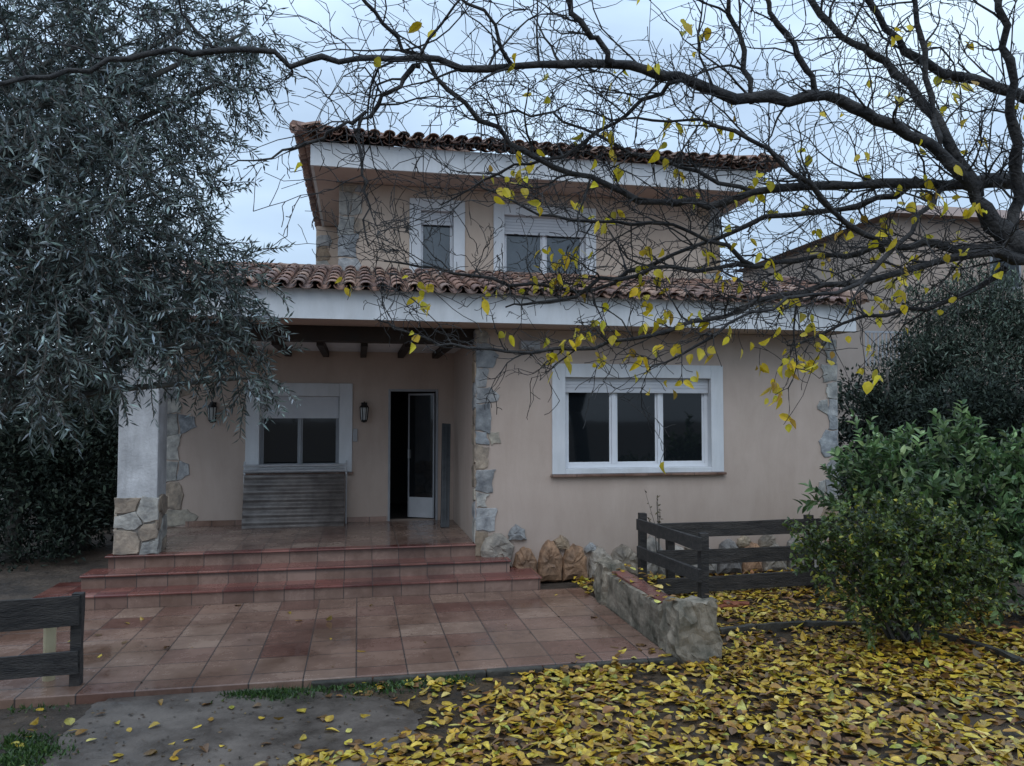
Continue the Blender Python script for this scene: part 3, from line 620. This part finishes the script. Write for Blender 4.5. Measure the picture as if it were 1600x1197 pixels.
# mulberry
mul = thing('mulberry_tree', 'nearly bare tree with dark branches and last yellow leaves reaching across from the right', 'tree', (5.1, 3.2, 0))
LIMB = [
 ([(1640,400,4.3),(1575,375,4.3),(1530,310,4.25),(1470,240,4.2),(1370,185,4.1),(1290,152,4.05),(1175,157,4.0),(1060,120,3.9),(950,99,3.85),(800,106,3.7),(650,93,3.6),(530,96,3.5),(430,84,3.4),(330,76,3.3),(200,92,3.2),(80,116,3.1),(-20,134,3.0)],[28,24,15,13,13,12,14,11,9,8,7,7,6.5,6,6,5.5,5]),
 ([(1600,388,4.3),(1540,392,4.3),(1440,383,4.4),(1380,387,4.4),(1300,400,4.5),(1180,412,4.5),(1050,420,4.6),(940,442,4.6),(860,472,4.6),(790,480,4.6)],[20,13,8,7,6,6,5,5,4,2]),
 ([(1640,285,4.6),(1560,282,4.5),(1480,288,4.4),(1340,286,4.3),(1180,302,4.2),(1080,322,4.2),(980,300,4.2),(870,258,4.1),(800,225,4.0),(700,140,3.9),(620,60,3.8),(560,-10,3.7)],[20,17,12,10,9,8,7,6,6,5,5,4]),
 ([(1575,370,4.3),(1592,290,4.3),(1582,200,4.2),(1572,100,4.1),(1560,-10,4.0)],[16,13,11,9,8]),
 ([(1530,310,4.25),(1475,210,4.3),(1400,115,4.4),(1330,68,4.4),(1270,0,4.4),(1240,-50,4.4)],[12,11,9,8,7,6]),
 ([(1290,152,4.05),(1245,85,4.0),(1205,20,3.9),(1190,-30,3.9)],[8,7,6,5]),
 ([(1175,157,4.0),(1162,80,4.0),(1140,-20,3.9)],[7,6,5]),
 ([(955,100,3.85),(925,50,3.8),(880,-15,3.7)],[8,7,6]),
 ([(1640,410,4.3),(1520,395,4.2),(1400,432,4.2),(1250,458,4.2),(1130,490,4.2),(1020,520,4.2),(900,546,4.2),(760,548,4.2),(660,530,4.2),(590,500,4.2)],[16,10,8,7,6,5,4.5,3.5,3,2]),
 ([(1440,280,4.4),(1340,322,4.6),(1200,342,4.7),(1050,400,4.7),(930,450,4.7),(800,440,4.7),(680,420,4.7),(600,408,4.6)],[8,7,6,5,4.5,4,3,2]),
 ([(655,93,3.6),(605,150,3.6),(552,187,3.6),(500,212,3.6),(440,240,3.5),(360,258,3.5)],[6,5,4.5,4,3,1.5]),
 ([(560,185,3.6),(566,240,3.6),(572,300,3.6),(576,385,3.6)],[4,3.5,3,1.5]),
 ([(1380,387,4.4),(1300,330,4.2),(1220,250,4.1),(1120,200,4.0),(1020,190,4.0),(900,170,3.9)],[7,6,5,4,3,2]),
 ([(1480,290,4.4),(1440,340,4.2),(1340,440,4.0),(1200,480,3.9),(1090,540,3.9),(1010,580,3.9)],[6,6,5,4,3,2]),
 ([(1600,150,4.6),(1500,120,4.5),(1400,60,4.5),(1340,-20,4.4)],[12,10,8,6]),
 ([(1470,240,4.2),(1452,120,4.3),(1420,-20,4.3)],[8,7,5]),
 ([(800,106,3.7),(770,40,3.6),(700,-20,3.6)],[5,4,3]),
 ([(330,76,3.3),(290,30,3.3),(260,-20,3.2)],[4,3,2]),
 ([(1570,420,4.4),(1480,470,4.5),(1350,500,4.6),(1230,540,4.6)],[8,6,4,2]),
 ([(1180,412,4.5),(1080,360,4.5),(960,350,4.6),(840,330,4.7),(740,280,4.7)],[5,4.5,4,3,2]),
 ([(1060,120,3.9),(980,180,4.0),(880,240,4.1),(780,270,4.2),(690,320,4.2)],[5,4.5,4,3,1.5]),
 ([(1180,302,4.2),(1060,260,4.3),(960,230,4.3),(860,180,4.3),(760,180,4.3)],[5,4.5,4,3,2]),
]
tips = []
tb = MB()
def grow(mb, s, d, ln, r, lvl):
    n = 7 if lvl == 1 else 4; pts = [s]; sdirs = [d]
    for i in range(n):
        d = (d+Vector((random.gauss(0,.24), random.gauss(0,.18), random.gauss(.0,.24)))).normalized(); s = s+d*ln/n; pts.append(s); sdirs.append(d)
    mb.tube(pts, [max(r*(1-.7*i/n), .0019) for i in range(n+1)], 4 if lvl > 1 else 5, cap=False)
    if lvl < 3:
        for k in range(1, n+1):
            for _ in range(1 if lvl == 1 else random.choice((0, 1))):
                if random.random() < .1: continue
                side = Vector((random.gauss(0,1), random.gauss(0,.7), random.gauss(0,1))); dd = (sdirs[k]*.6+side.normalized()*.8).normalized()
                grow(mb, pts[k], dd, ln*random.uniform(.25, .58), max(r*.5, .0023), lvl+1)
    tips.append((pts[-1], d, lvl))
for li, (pl, wd) in enumerate(LIMB):
    P = [atD(*q) for q in pl]; rad = [w*q[2]/1200*.68 for w, q in zip(wd, pl)]
    pts = []; rr = []
    for i in range(len(P)-1):
        p0, p1, p2, p3 = P[max(i-1,0)], P[i], P[i+1], P[min(i+2,len(P)-1)]
        for k in range(4):
            t = k/4; q = .5*((2*p1)+(p2-p0)*t+(2*p0-5*p1+4*p2-p3)*t*t+(3*p1-p0-3*p2+p3)*t**3)
            pts.append(q+Vector([random.gauss(0, .012) for _ in range(3)])); rr.append((rad[i]*(1-t)+rad[i+1]*t)*random.uniform(.86, 1.16))
    pts.append(P[-1]); rr.append(rad[-1])
    MB().tube(pts, rr, 8).build('branch', M['bark'], mul, smooth=True)
    acc = 0
    for i in range(1, len(pts)):
        acc += (pts[i]-pts[i-1]).length
        px, py, _d = proj(pts[i])
        gap = .10 if px > 560 else .30
        while acc > gap:
            acc -= gap*random.uniform(.7, 1.3)
            t = (pts[i]-pts[i-1]).normalized(); side = Vector((random.gauss(0,1), random.gauss(0,.6), random.gauss(0,1))).normalized()
            if side.z < -.2 and random.random() < (.4 if py < 400 else .7): side.z *= -1
            grow(tb, pts[i], (t*.75+side*.8).normalized(), random.uniform(.25, .72 if px > 560 else .4)*(1 if py < 420 else .7), min(rr[i]*.5, random.uniform(.004, .008)), 1)
tb.build('twigs', M['bark'], mul)
J = atD(1575, 375, 4.3); b = MB()
b.tube([(5.1,3.2,-.15),(5.08,3.2,.2),(5.0,3.1,1.0),(4.95,3.0,1.8),(4.75,2.85,2.6),atD(1760,440,4.3),atD(1640,405,4.3),J], [.26,.2,.17,.165,.16,.13,.095,.07], 12)
b.tube([(4.85,2.95,2.3),atD(1800,330,4.7),atD(1640,285,4.6)], [.12,.09,.065], 10)
b.tube([(4.9,2.95,2.2),atD(1850,250,4.9),atD(1600,150,4.6)], [.1,.07,.04], 10)
b.build('trunk', M['bark'], mul, smooth=True)
TP = np.array([proj(t[0])[:2] for t in tips]); LP = []; LD = []
def hangleaf(p): LP.append(tuple(p+Vector([random.gauss(0,.022) for _ in range(3)]))); LD.append((random.gauss(0,.5), random.gauss(0,.5), -.8+random.gauss(0,.3)))
for (p, d, lvl), (x, y) in zip(tips, TP):
    if x > 1640 or y < -40: continue
    pr = 0 if x < 500 else .004 if x < 760 else .013 if y < 180 else .032 if y < 350 else .045
    if random.random() < pr:
        for _ in range(random.choice((1, 1, 2, 3))): hangleaf(p)
big = [(1065,40,2),(1085,45,1),(1030,215,3),(1478,120,3),(1490,135,3),(1405,148,3),(1460,170,2),(965,265,3),(960,240,2),(1078,200,2),(868,395,4),(860,430,3),(478,255,1),(540,448,2),(820,250,2),(670,460,3),(655,468,2),(680,455,2),(790,290,3),(800,300,2),(930,340,2),(945,345,2),
       (1250,560,5),(1270,565,5),(1230,570,4),(1210,600,4),(1215,625,4),(1200,610,3),(1080,615,3),(1350,570,3),(1355,560,2),(1290,550,4),(900,520,4),(915,530,4),(880,540,3),(945,560,4),(1000,590,3),(1040,190,2),(870,415,3),(845,440,2),(1060,265,2),(1300,180,2),
       (930,500,3),(960,520,3),(1000,500,3),(1040,540,3),(1100,560,3),(1140,520,3),(1180,560,3),(780,300,2),(850,380,2),(1290,410,4),(1430,400,3),(1460,320,3),(1380,350,3),(1500,250,3),(1520,320,2),(1240,470,3),(1330,470,2),(1400,430,3),(1550,400,2),(900,390,2),(1000,450,2),(890,575,2),(870,560,2),(760,460,2),(1180,400,2),(1050,490,3)]
for x, y, n in big:
    dist = (TP[:,0]-x)**2+(TP[:,1]-y)**2; near = np.argsort(dist)[:n]
    for i in near:
        if dist[i] < 60**2:
            for _ in range(random.choice((1, 2))): hangleaf(tips[int(i)][0])
N_ = len(LP)
leafmesh('yellow_leaves', M['yellow'], mul, np.array(LP), np.array(LD), rdir(N_)+np.array([0,-.6,.3]), rng.uniform(.035, .088, N_), rng.uniform(.022, .055, N_), T_BROAD, palette(N_, [((.70,.54,.03),4),((.78,.63,.06),3),((.55,.47,.05),1),((.4,.25,.04),.5)]), curl=rng.uniform(-.5, 1.8, N_))
# fallen leaves
def dens(x, y):
    px, py, _ = proj((x, y, -.03))
    n = math.sin(x*3.1+y*1.7)*.5+math.sin(x*1.3-y*4.1)*.5
    pn = mn.noise(Vector((x*1.6, y*1.6, .3)))+.5*mn.noise(Vector((x*4, y*4, 3)))
    if x < 2.98 and y > PY0-.05:
        if x > 2.68: return .5
        return .0022+(.3 if (x > 1.7 and y < PY0+.3+.3*n and random.random() < (x-1.6)*.5) else 0)
    if y > 9.6 or y < 3.6: return 0
    if x >= 2.98: return min(1, max(.15, .82+pn*1.3))
    if py > 1120: lim = 600-(py-1120)*2.0+90*n
    elif py < 1080: lim = 640+90*n
    else: lim = 640+80*n
    return min(1, max(.035, (px-lim)/190+.25))*min(1, max(.12, .8+pn*1.5))
FP = []; SM = []
for _ in range(200000):
    x = random.uniform(-3.2, 7.2); y = random.uniform(3.7, 9.6)
    if len(FP) > 17000: break
    if 2.68 < x < 3.12 and 6.3 < y < 8.6:
        if random.random() < .10: FP.append((x, y, .39 if y > 6.75 else .48)); SM.append(1)
        continue
    dn_ = dens(x, y); onp = x < 2.68 and y > PY0-.05
    if random.random() < dn_:
        FP.append((x, y, (-.035 if (x < 2.98 and y < PY0-.05) else .006 if x < 2.98 else -.01)+random.random()**2*.03*(0 if onp else dn_))); SM.append(1)
    elif not onp and x < 2.6 and y < PY0-.1 and random.random() < .10: FP.append((x, y, -.038)); SM.append(.3)
    elif onp and random.random() < .010: FP.append((x, y, .005)); SM.append(.25)
N_ = len(FP); FP = np.array(FP); SM = np.array(SM); dd = rdir(N_); dd[:,2] *= .18; nn = rdir(N_)*.28+np.array([0,0,1.0])
cols = palette(N_, [((.52,.35,.03),4),((.64,.47,.06),3.2),((.36,.20,.03),2.8),((.16,.085,.03),3.0),((.36,.36,.06),.7),((.68,.58,.16),.9),((.27,.13,.04),1)])
cols[SM < .5] = palette(int((SM < .5).sum()), [((.10,.06,.03),3),((.2,.13,.04),1),((.04,.03,.02),2)])
fo = leafmesh('fallen_leaves', M['fallen'], None, FP, dd, nn, rng.uniform(.04, .115, N_)*SM, rng.uniform(.03, .08, N_)*SM, T_BROAD, cols, org=(3, 6, 0), curl=rng.uniform(-1.0, 1.6, N_))
tag(fo, 'carpet of fallen yellow leaves over the ground at the lower right', 'fallen leaves', kind='stuff')
gp = []
def gpatch(n, pts):
    for _ in range(n):
        x, y, s = random.choice(pts); p = atZ(x+random.gauss(0, s), y+random.gauss(0, s*.22), -.048)
        if p.y < PY0-.08: gp.append(tuple(p))
gpatch(4600, [(400,1074,35),(470,1072,28),(560,1070,40),(640,1066,26),(700,1062,16),(430,1085,22),(380,1082,20)])
gpatch(1500, [(40,1160,30),(20,1190,25),(60,1175,25),(30,1100,30)])
N_ = len(gp); dd = rdir(N_)*.6+np.array([0,0,.7])
tag(leafmesh('grass', M['leaf'], None, np.array(gp), dd, rdir(N_), rng.uniform(.02, .055, N_), rng.uniform(.008, .02, N_), T_BLADE, palette(N_, [((.05,.10,.025),3),((.09,.15,.04),2),((.03,.06,.02),2)]), org=(0, 5.5, 0)), 'low green weeds and grass along the terrace kerb', 'grass', kind='stuff')
# shrubs
def shrub(name, label, base, lumps, dens_, lnr, step, L, W, pal, m, up, droop, stems, tmpl=T_BROAD, rmin=.5):
    t = thing(name, label, 'shrub', base); Pq, Dq, Cq, tw = sprigs(lumps, dens_, lnr, step, up, droop, rmin, .1, .003)
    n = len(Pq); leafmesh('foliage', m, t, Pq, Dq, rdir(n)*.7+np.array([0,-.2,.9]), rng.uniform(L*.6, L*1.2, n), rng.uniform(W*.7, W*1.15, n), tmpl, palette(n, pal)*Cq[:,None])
    b = tw
    for _ in range(stems):
        l, r = random.choice(lumps); q = l+Vector([random.gauss(0, r*.4) for _ in range(3)]); s = Vector(base)+Vector((random.gauss(0,.07), random.gauss(0,.07), -.05))
        m_ = s.lerp(q, .5)+Vector((random.gauss(0,.08), random.gauss(0,.08), .12)); b.tube([s, s.lerp(m_,.5), m_, q], [.018,.014,.01,.004], 5)
    b.build('stems', M['bark2'], t); return t
B1 = atZ(1405, 1000, -.02)
l1 = [(atD(x, y, d), r) for x, y, d, r in [(1290,850,7.0,.2),(1350,835,7.1,.24),(1430,828,7.2,.24),(1500,850,7.1,.26),(1330,900,7.0,.24),(1420,900,7.0,.30),(1490,910,7.0,.24),(1370,945,7.0,.2),(1450,950,7.0,.18),(1400,870,7.4,.36),(1535,880,7.2,.16),(1270,880,7.1,.12),(1520,930,7.1,.16)]]
shrub('shrub', 'dark rounded small-leaved shrub with some yellow tips in the leaf bed', tuple(B1), l1, 1150, (.10, .26), .025, .052, .034, [((.09,.135,.035),4),((.16,.215,.05),3),((.42,.40,.06),.8),((.04,.065,.022),1.6)], M['leaf'], .35, .0, 26)
B2 = atZ(1480, 930, -.02)
l2 = [(atD(x, y, d), r) for x, y, d, r in [(1355,745,8.6,.24),(1430,735,8.7,.28),(1500,725,8.6,.26),(1575,750,8.5,.34),(1345,800,8.4,.24),(1430,790,8.3,.34),(1520,800,8.2,.34),(1600,810,8.2,.4),(1690,800,8.3,.5),(1580,880,8.0,.34),(1650,900,8,.4),(1480,850,8.4,.3)]]
shrub('shrub', 'tall bright green glossy-leaved shrub at the right behind the small dark one', tuple(B2), l2, 330, (.22, .55), .048, .115, .05, [((.10,.17,.065),4),((.17,.27,.10),3),((.30,.40,.17),1.6),((.04,.085,.032),2)], M['leaf'], .6, .015, 30)
DK = [((.026,.038,.030),4),((.042,.058,.042),3),((.065,.085,.062),1)]
def btree(label, px, pw_, ytop, ybot, d, pal, n, L=.09, W=.03, name='evergreen_tree', m='dullleaf', group=None, lsz=.3, nl=40):
    top = atD(px, ytop, d); bot = atD(px, ybot, d); r = pw_*d/1200; c = (top+bot)/2; hz = (top.z-bot.z)/2
    B = Vector((c.x, c.y, 0)); t = thing(name, label, 'tree', B, group)
    lm = lumps_in(c, (r*.85, r*.85, hz*.92), nl, r*lsz)
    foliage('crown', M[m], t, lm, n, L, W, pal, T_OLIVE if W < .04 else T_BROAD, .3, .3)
    MB().tube([(B.x,B.y,-.15),(B.x+.05,B.y,c.z*.5),(B.x,B.y,c.z),(c.x+.05,c.y,top.z-.3*hz)], [.13,.1,.07,.02], 8).build('trunk', M['bark2'], t, smooth=True)
    return t
btree('dark conifer right beside the right corner of the house', 1385, 75, 520, 900, 12.5, DK, 12000, .10, .035, lsz=.42, nl=60)
btree('dark evergreen behind the bright green shrub at the right', 1480, 85, 560, 900, 12.0, DK, 12000, .10, .035, lsz=.42, nl=60)
btree('dark evergreen at the right edge behind the shrubs', 1590, 85, 540, 930, 11.5, DK, 11000, .10, .035, lsz=.42, nl=60)
MG = [((.10,.13,.10),3),((.14,.175,.135),2),((.06,.08,.06),2)]
btree('airy grey green tree at the right edge in front of the neighbouring building', 1550, 110, 385, 700, 13.0, MG, 17000, .12, .028, 'feathery_tree', lsz=.34, nl=60)
btree('small grey green tree left of the airy tree, in front of the neighbouring building', 1450, 70, 430, 700, 14.0, MG, 9000, .12, .03, 'feathery_tree', lsz=.38, nl=44)
btree('dark tree behind the porch column at the left', 215, 120, 520, 900, 16.0, DK, 9000, .14, .05, lsz=.5)
btree('dark leafy tree at the left edge below the olive', 20, 130, 560, 930, 11.5, DK, 11000, .10, .04, lsz=.45)
btree('dark leafy tree between the left edge and the porch column', 130, 90, 570, 900, 12.5, DK, 9000, .10, .04, lsz=.45)
btree('dark tree far left behind the olive crown', -60, 150, 300, 900, 14, DK, 7000, .14, .05, lsz=.5)
btree('tall dark tree behind the olive crown left of the house', 170, 130, 360, 760, 19, DK, 8000, .2, .07, lsz=.4)
hd = foliage('hedge', M['dullleaf'], None, [(-16+i*.8, 20+random.uniform(-.5,.5), z, .75) for i in range(18) for z in (.5, 1.4, 2.2)], 14000, .2, .09, DK, org=(-9, 20, 0)); tag(hd, 'dark hedge at the back left of the garden behind the porch', 'hedge')
hd = foliage('hedge', M['dullleaf'], None, [(7.6+i*.7, 15+random.uniform(-.4,.4), z, .7) for i in range(16) for z in (.4, 1.2, 2.0)], 13000, .2, .09, DK, org=(13, 15, 0)); tag(hd, 'dark hedge along the back right boundary behind the shrubs', 'hedge')
ws = atY(1030, 905, 9.6); wd_ = thing('dry_weed', 'thin dry weed standing against the wall above the plank fence', 'plant', (ws.x, 9.6, 0))
tt = []; b = MB()
for k in range(7):
    e = Vector((ws.x+random.uniform(-.22,.2), 9.6+random.uniform(-.1,.1), random.uniform(.8,1.15))); b.tube([(ws.x,9.6,-.05), Vector((ws.x,9.6,.5)).lerp(e,.3), e], [.006,.004,.002], 4); tt += [tuple(Vector((ws.x,9.6,.5)).lerp(e, random.random())) for _ in range(7)]
b.build('stems', M['bark2'], wd_); leafmesh('foliage', M['dullleaf'], wd_, np.array(tt), rdir(len(tt)), rdir(len(tt)), .05, .02, T_OLIVE, palette(len(tt), [((.08,.07,.03),1)]))
# neighbour
nb = thing('neighbouring_house', 'pale tan neighbouring building seen behind the trees at the right', 'house', (22, 24, 0))
a = atY(1395, 400, 22); w1 = atY(1440, 318, 22)
b = MB(); b.box(a.x, a.x+14, 22, 32, 0, w1.z-.5); b.build('wall', M['neigh'], nb)
b = MB(); zt = w1.z-.5
b.add([(a.x-.5,21.5,zt),(a.x+14,21.5,zt),(a.x+14,32,zt),(a.x-.5,32,zt),(a.x+3.5,25,zt+1.4),(a.x+14,25,zt+1.4),(a.x+14,29,zt+1.4),(a.x+3.5,29,zt+1.4)], [(0,1,5,4),(1,2,6,5),(2,3,7,6),(3,0,4,7),(4,5,6,7),(0,3,2,1)], (.3,.2,.16)); b.build('roof', M['tile'], nb)
a2 = atY(1350, 480, 20.5); b = MB(); b.box(a2.x, a.x+6, 20.5, 21.9, 0, 3.6); b.build('balcony', M['neigh'], nb)
b = MB()
for k in range(12): b.box(a2.x+k*.14, a2.x+k*.14+.03, 20.45, 20.48, 3.6, 4.6)
b.box(a2.x, a2.x+1.7, 20.44, 20.49, 4.6, 4.66); b.build('railing', M['greyframe'], nb)
for px in (1570,):
    q = atY(px, 420, 22); fwn = MB().box(q.x-.6, q.x+.6, 21.95, 21.99, q.z-.7, q.z+.7).build('window', M['greyframe'], nb); MB().box(q.x-.5, q.x+.5, 21.93, 21.948, q.z-.6, q.z+.6).build('pane', M['glass'], fwn)
# ---------------------------------------------------------------- camera, light, world
cd = bpy.data.cameras.new('camera'); cam = bpy.data.objects.new('camera', cd); COL.objects.link(cam); cam.location = CAM
cd.sensor_width = 36; cd.lens = 27; cd.clip_start = .05; cd.clip_end = 1000
cam.rotation_euler = Matrix((RT, UP, -FW)).transposed().to_euler(); sc.camera = cam
sd = bpy.data.lights.new('sun', 'SUN'); sd.energy = .72; sd.angle = R(40); sd.color = (1, .98, .96)
so = bpy.data.objects.new('sun', sd); COL.objects.link(so); so.rotation_euler = (R(42), 0, R(-18))
w = bpy.data.worlds.new('World'); sc.world = w; w.use_nodes = True; N = w.node_tree.nodes; Lk = w.node_tree.links; N.clear()
out = N.new('ShaderNodeOutputWorld'); sky = N.new('ShaderNodeTexSky'); sky.sky_type = 'NISHITA'; sky.sun_disc = False; sky.sun_elevation = R(48); sky.sun_rotation = R(198)
b1 = N.new('ShaderNodeBackground'); b1.inputs[1].default_value = .10; Lk.new(sky.outputs[0], b1.inputs[0])
tc = N.new('ShaderNodeTexCoord'); mp = N.new('ShaderNodeMapping'); mp.inputs['Scale'].default_value = (1, 1, 2.4); mp.inputs['Rotation'].default_value = (R(20), R(15), 0); Lk.new(tc.outputs['Generated'], mp.inputs[0])
nz = N.new('ShaderNodeTexNoise'); nz.inputs['Scale'].default_value = 2.2; nz.inputs['Detail'].default_value = 5; nz.inputs['Roughness'].default_value = .45; nz.inputs['Distortion'].default_value = .35; Lk.new(mp.outputs[0], nz.inputs['Vector'])
rp = N.new('ShaderNodeValToRGB'); e = rp.color_ramp.elements; e[0].position = .32; e[0].color = (.38,.50,.66,1); e[1].position = .66; e[1].color = (.70,.86,1.0,1); x = e.new(.5); x.color = (.52,.68,.88,1); Lk.new(nz.outputs['Fac'], rp.inputs[0])
sp = N.new('ShaderNodeSeparateXYZ'); Lk.new(tc.outputs['Generated'], sp.inputs[0])
mr = N.new('ShaderNodeMapRange'); mr.inputs[1].default_value = 0.0; mr.inputs[2].default_value = 1; mr.inputs[3].default_value = .95; mr.inputs[4].default_value = 2.2; Lk.new(sp.outputs[2], mr.inputs[0])
b2 = N.new('ShaderNodeBackground'); Lk.new(rp.outputs[0], b2.inputs[0]); Lk.new(mr.outputs[0], b2.inputs[1])
mx = N.new('ShaderNodeMixShader'); mx.inputs[0].default_value = .87; Lk.new(b1.outputs[0], mx.inputs[1]); Lk.new(b2.outputs[0], mx.inputs[2]); Lk.new(mx.outputs[0], out.inputs[0])
sc.view_settings.view_transform = 'Standard'; sc.view_settings.look = 'None'; sc.view_settings.exposure = 0
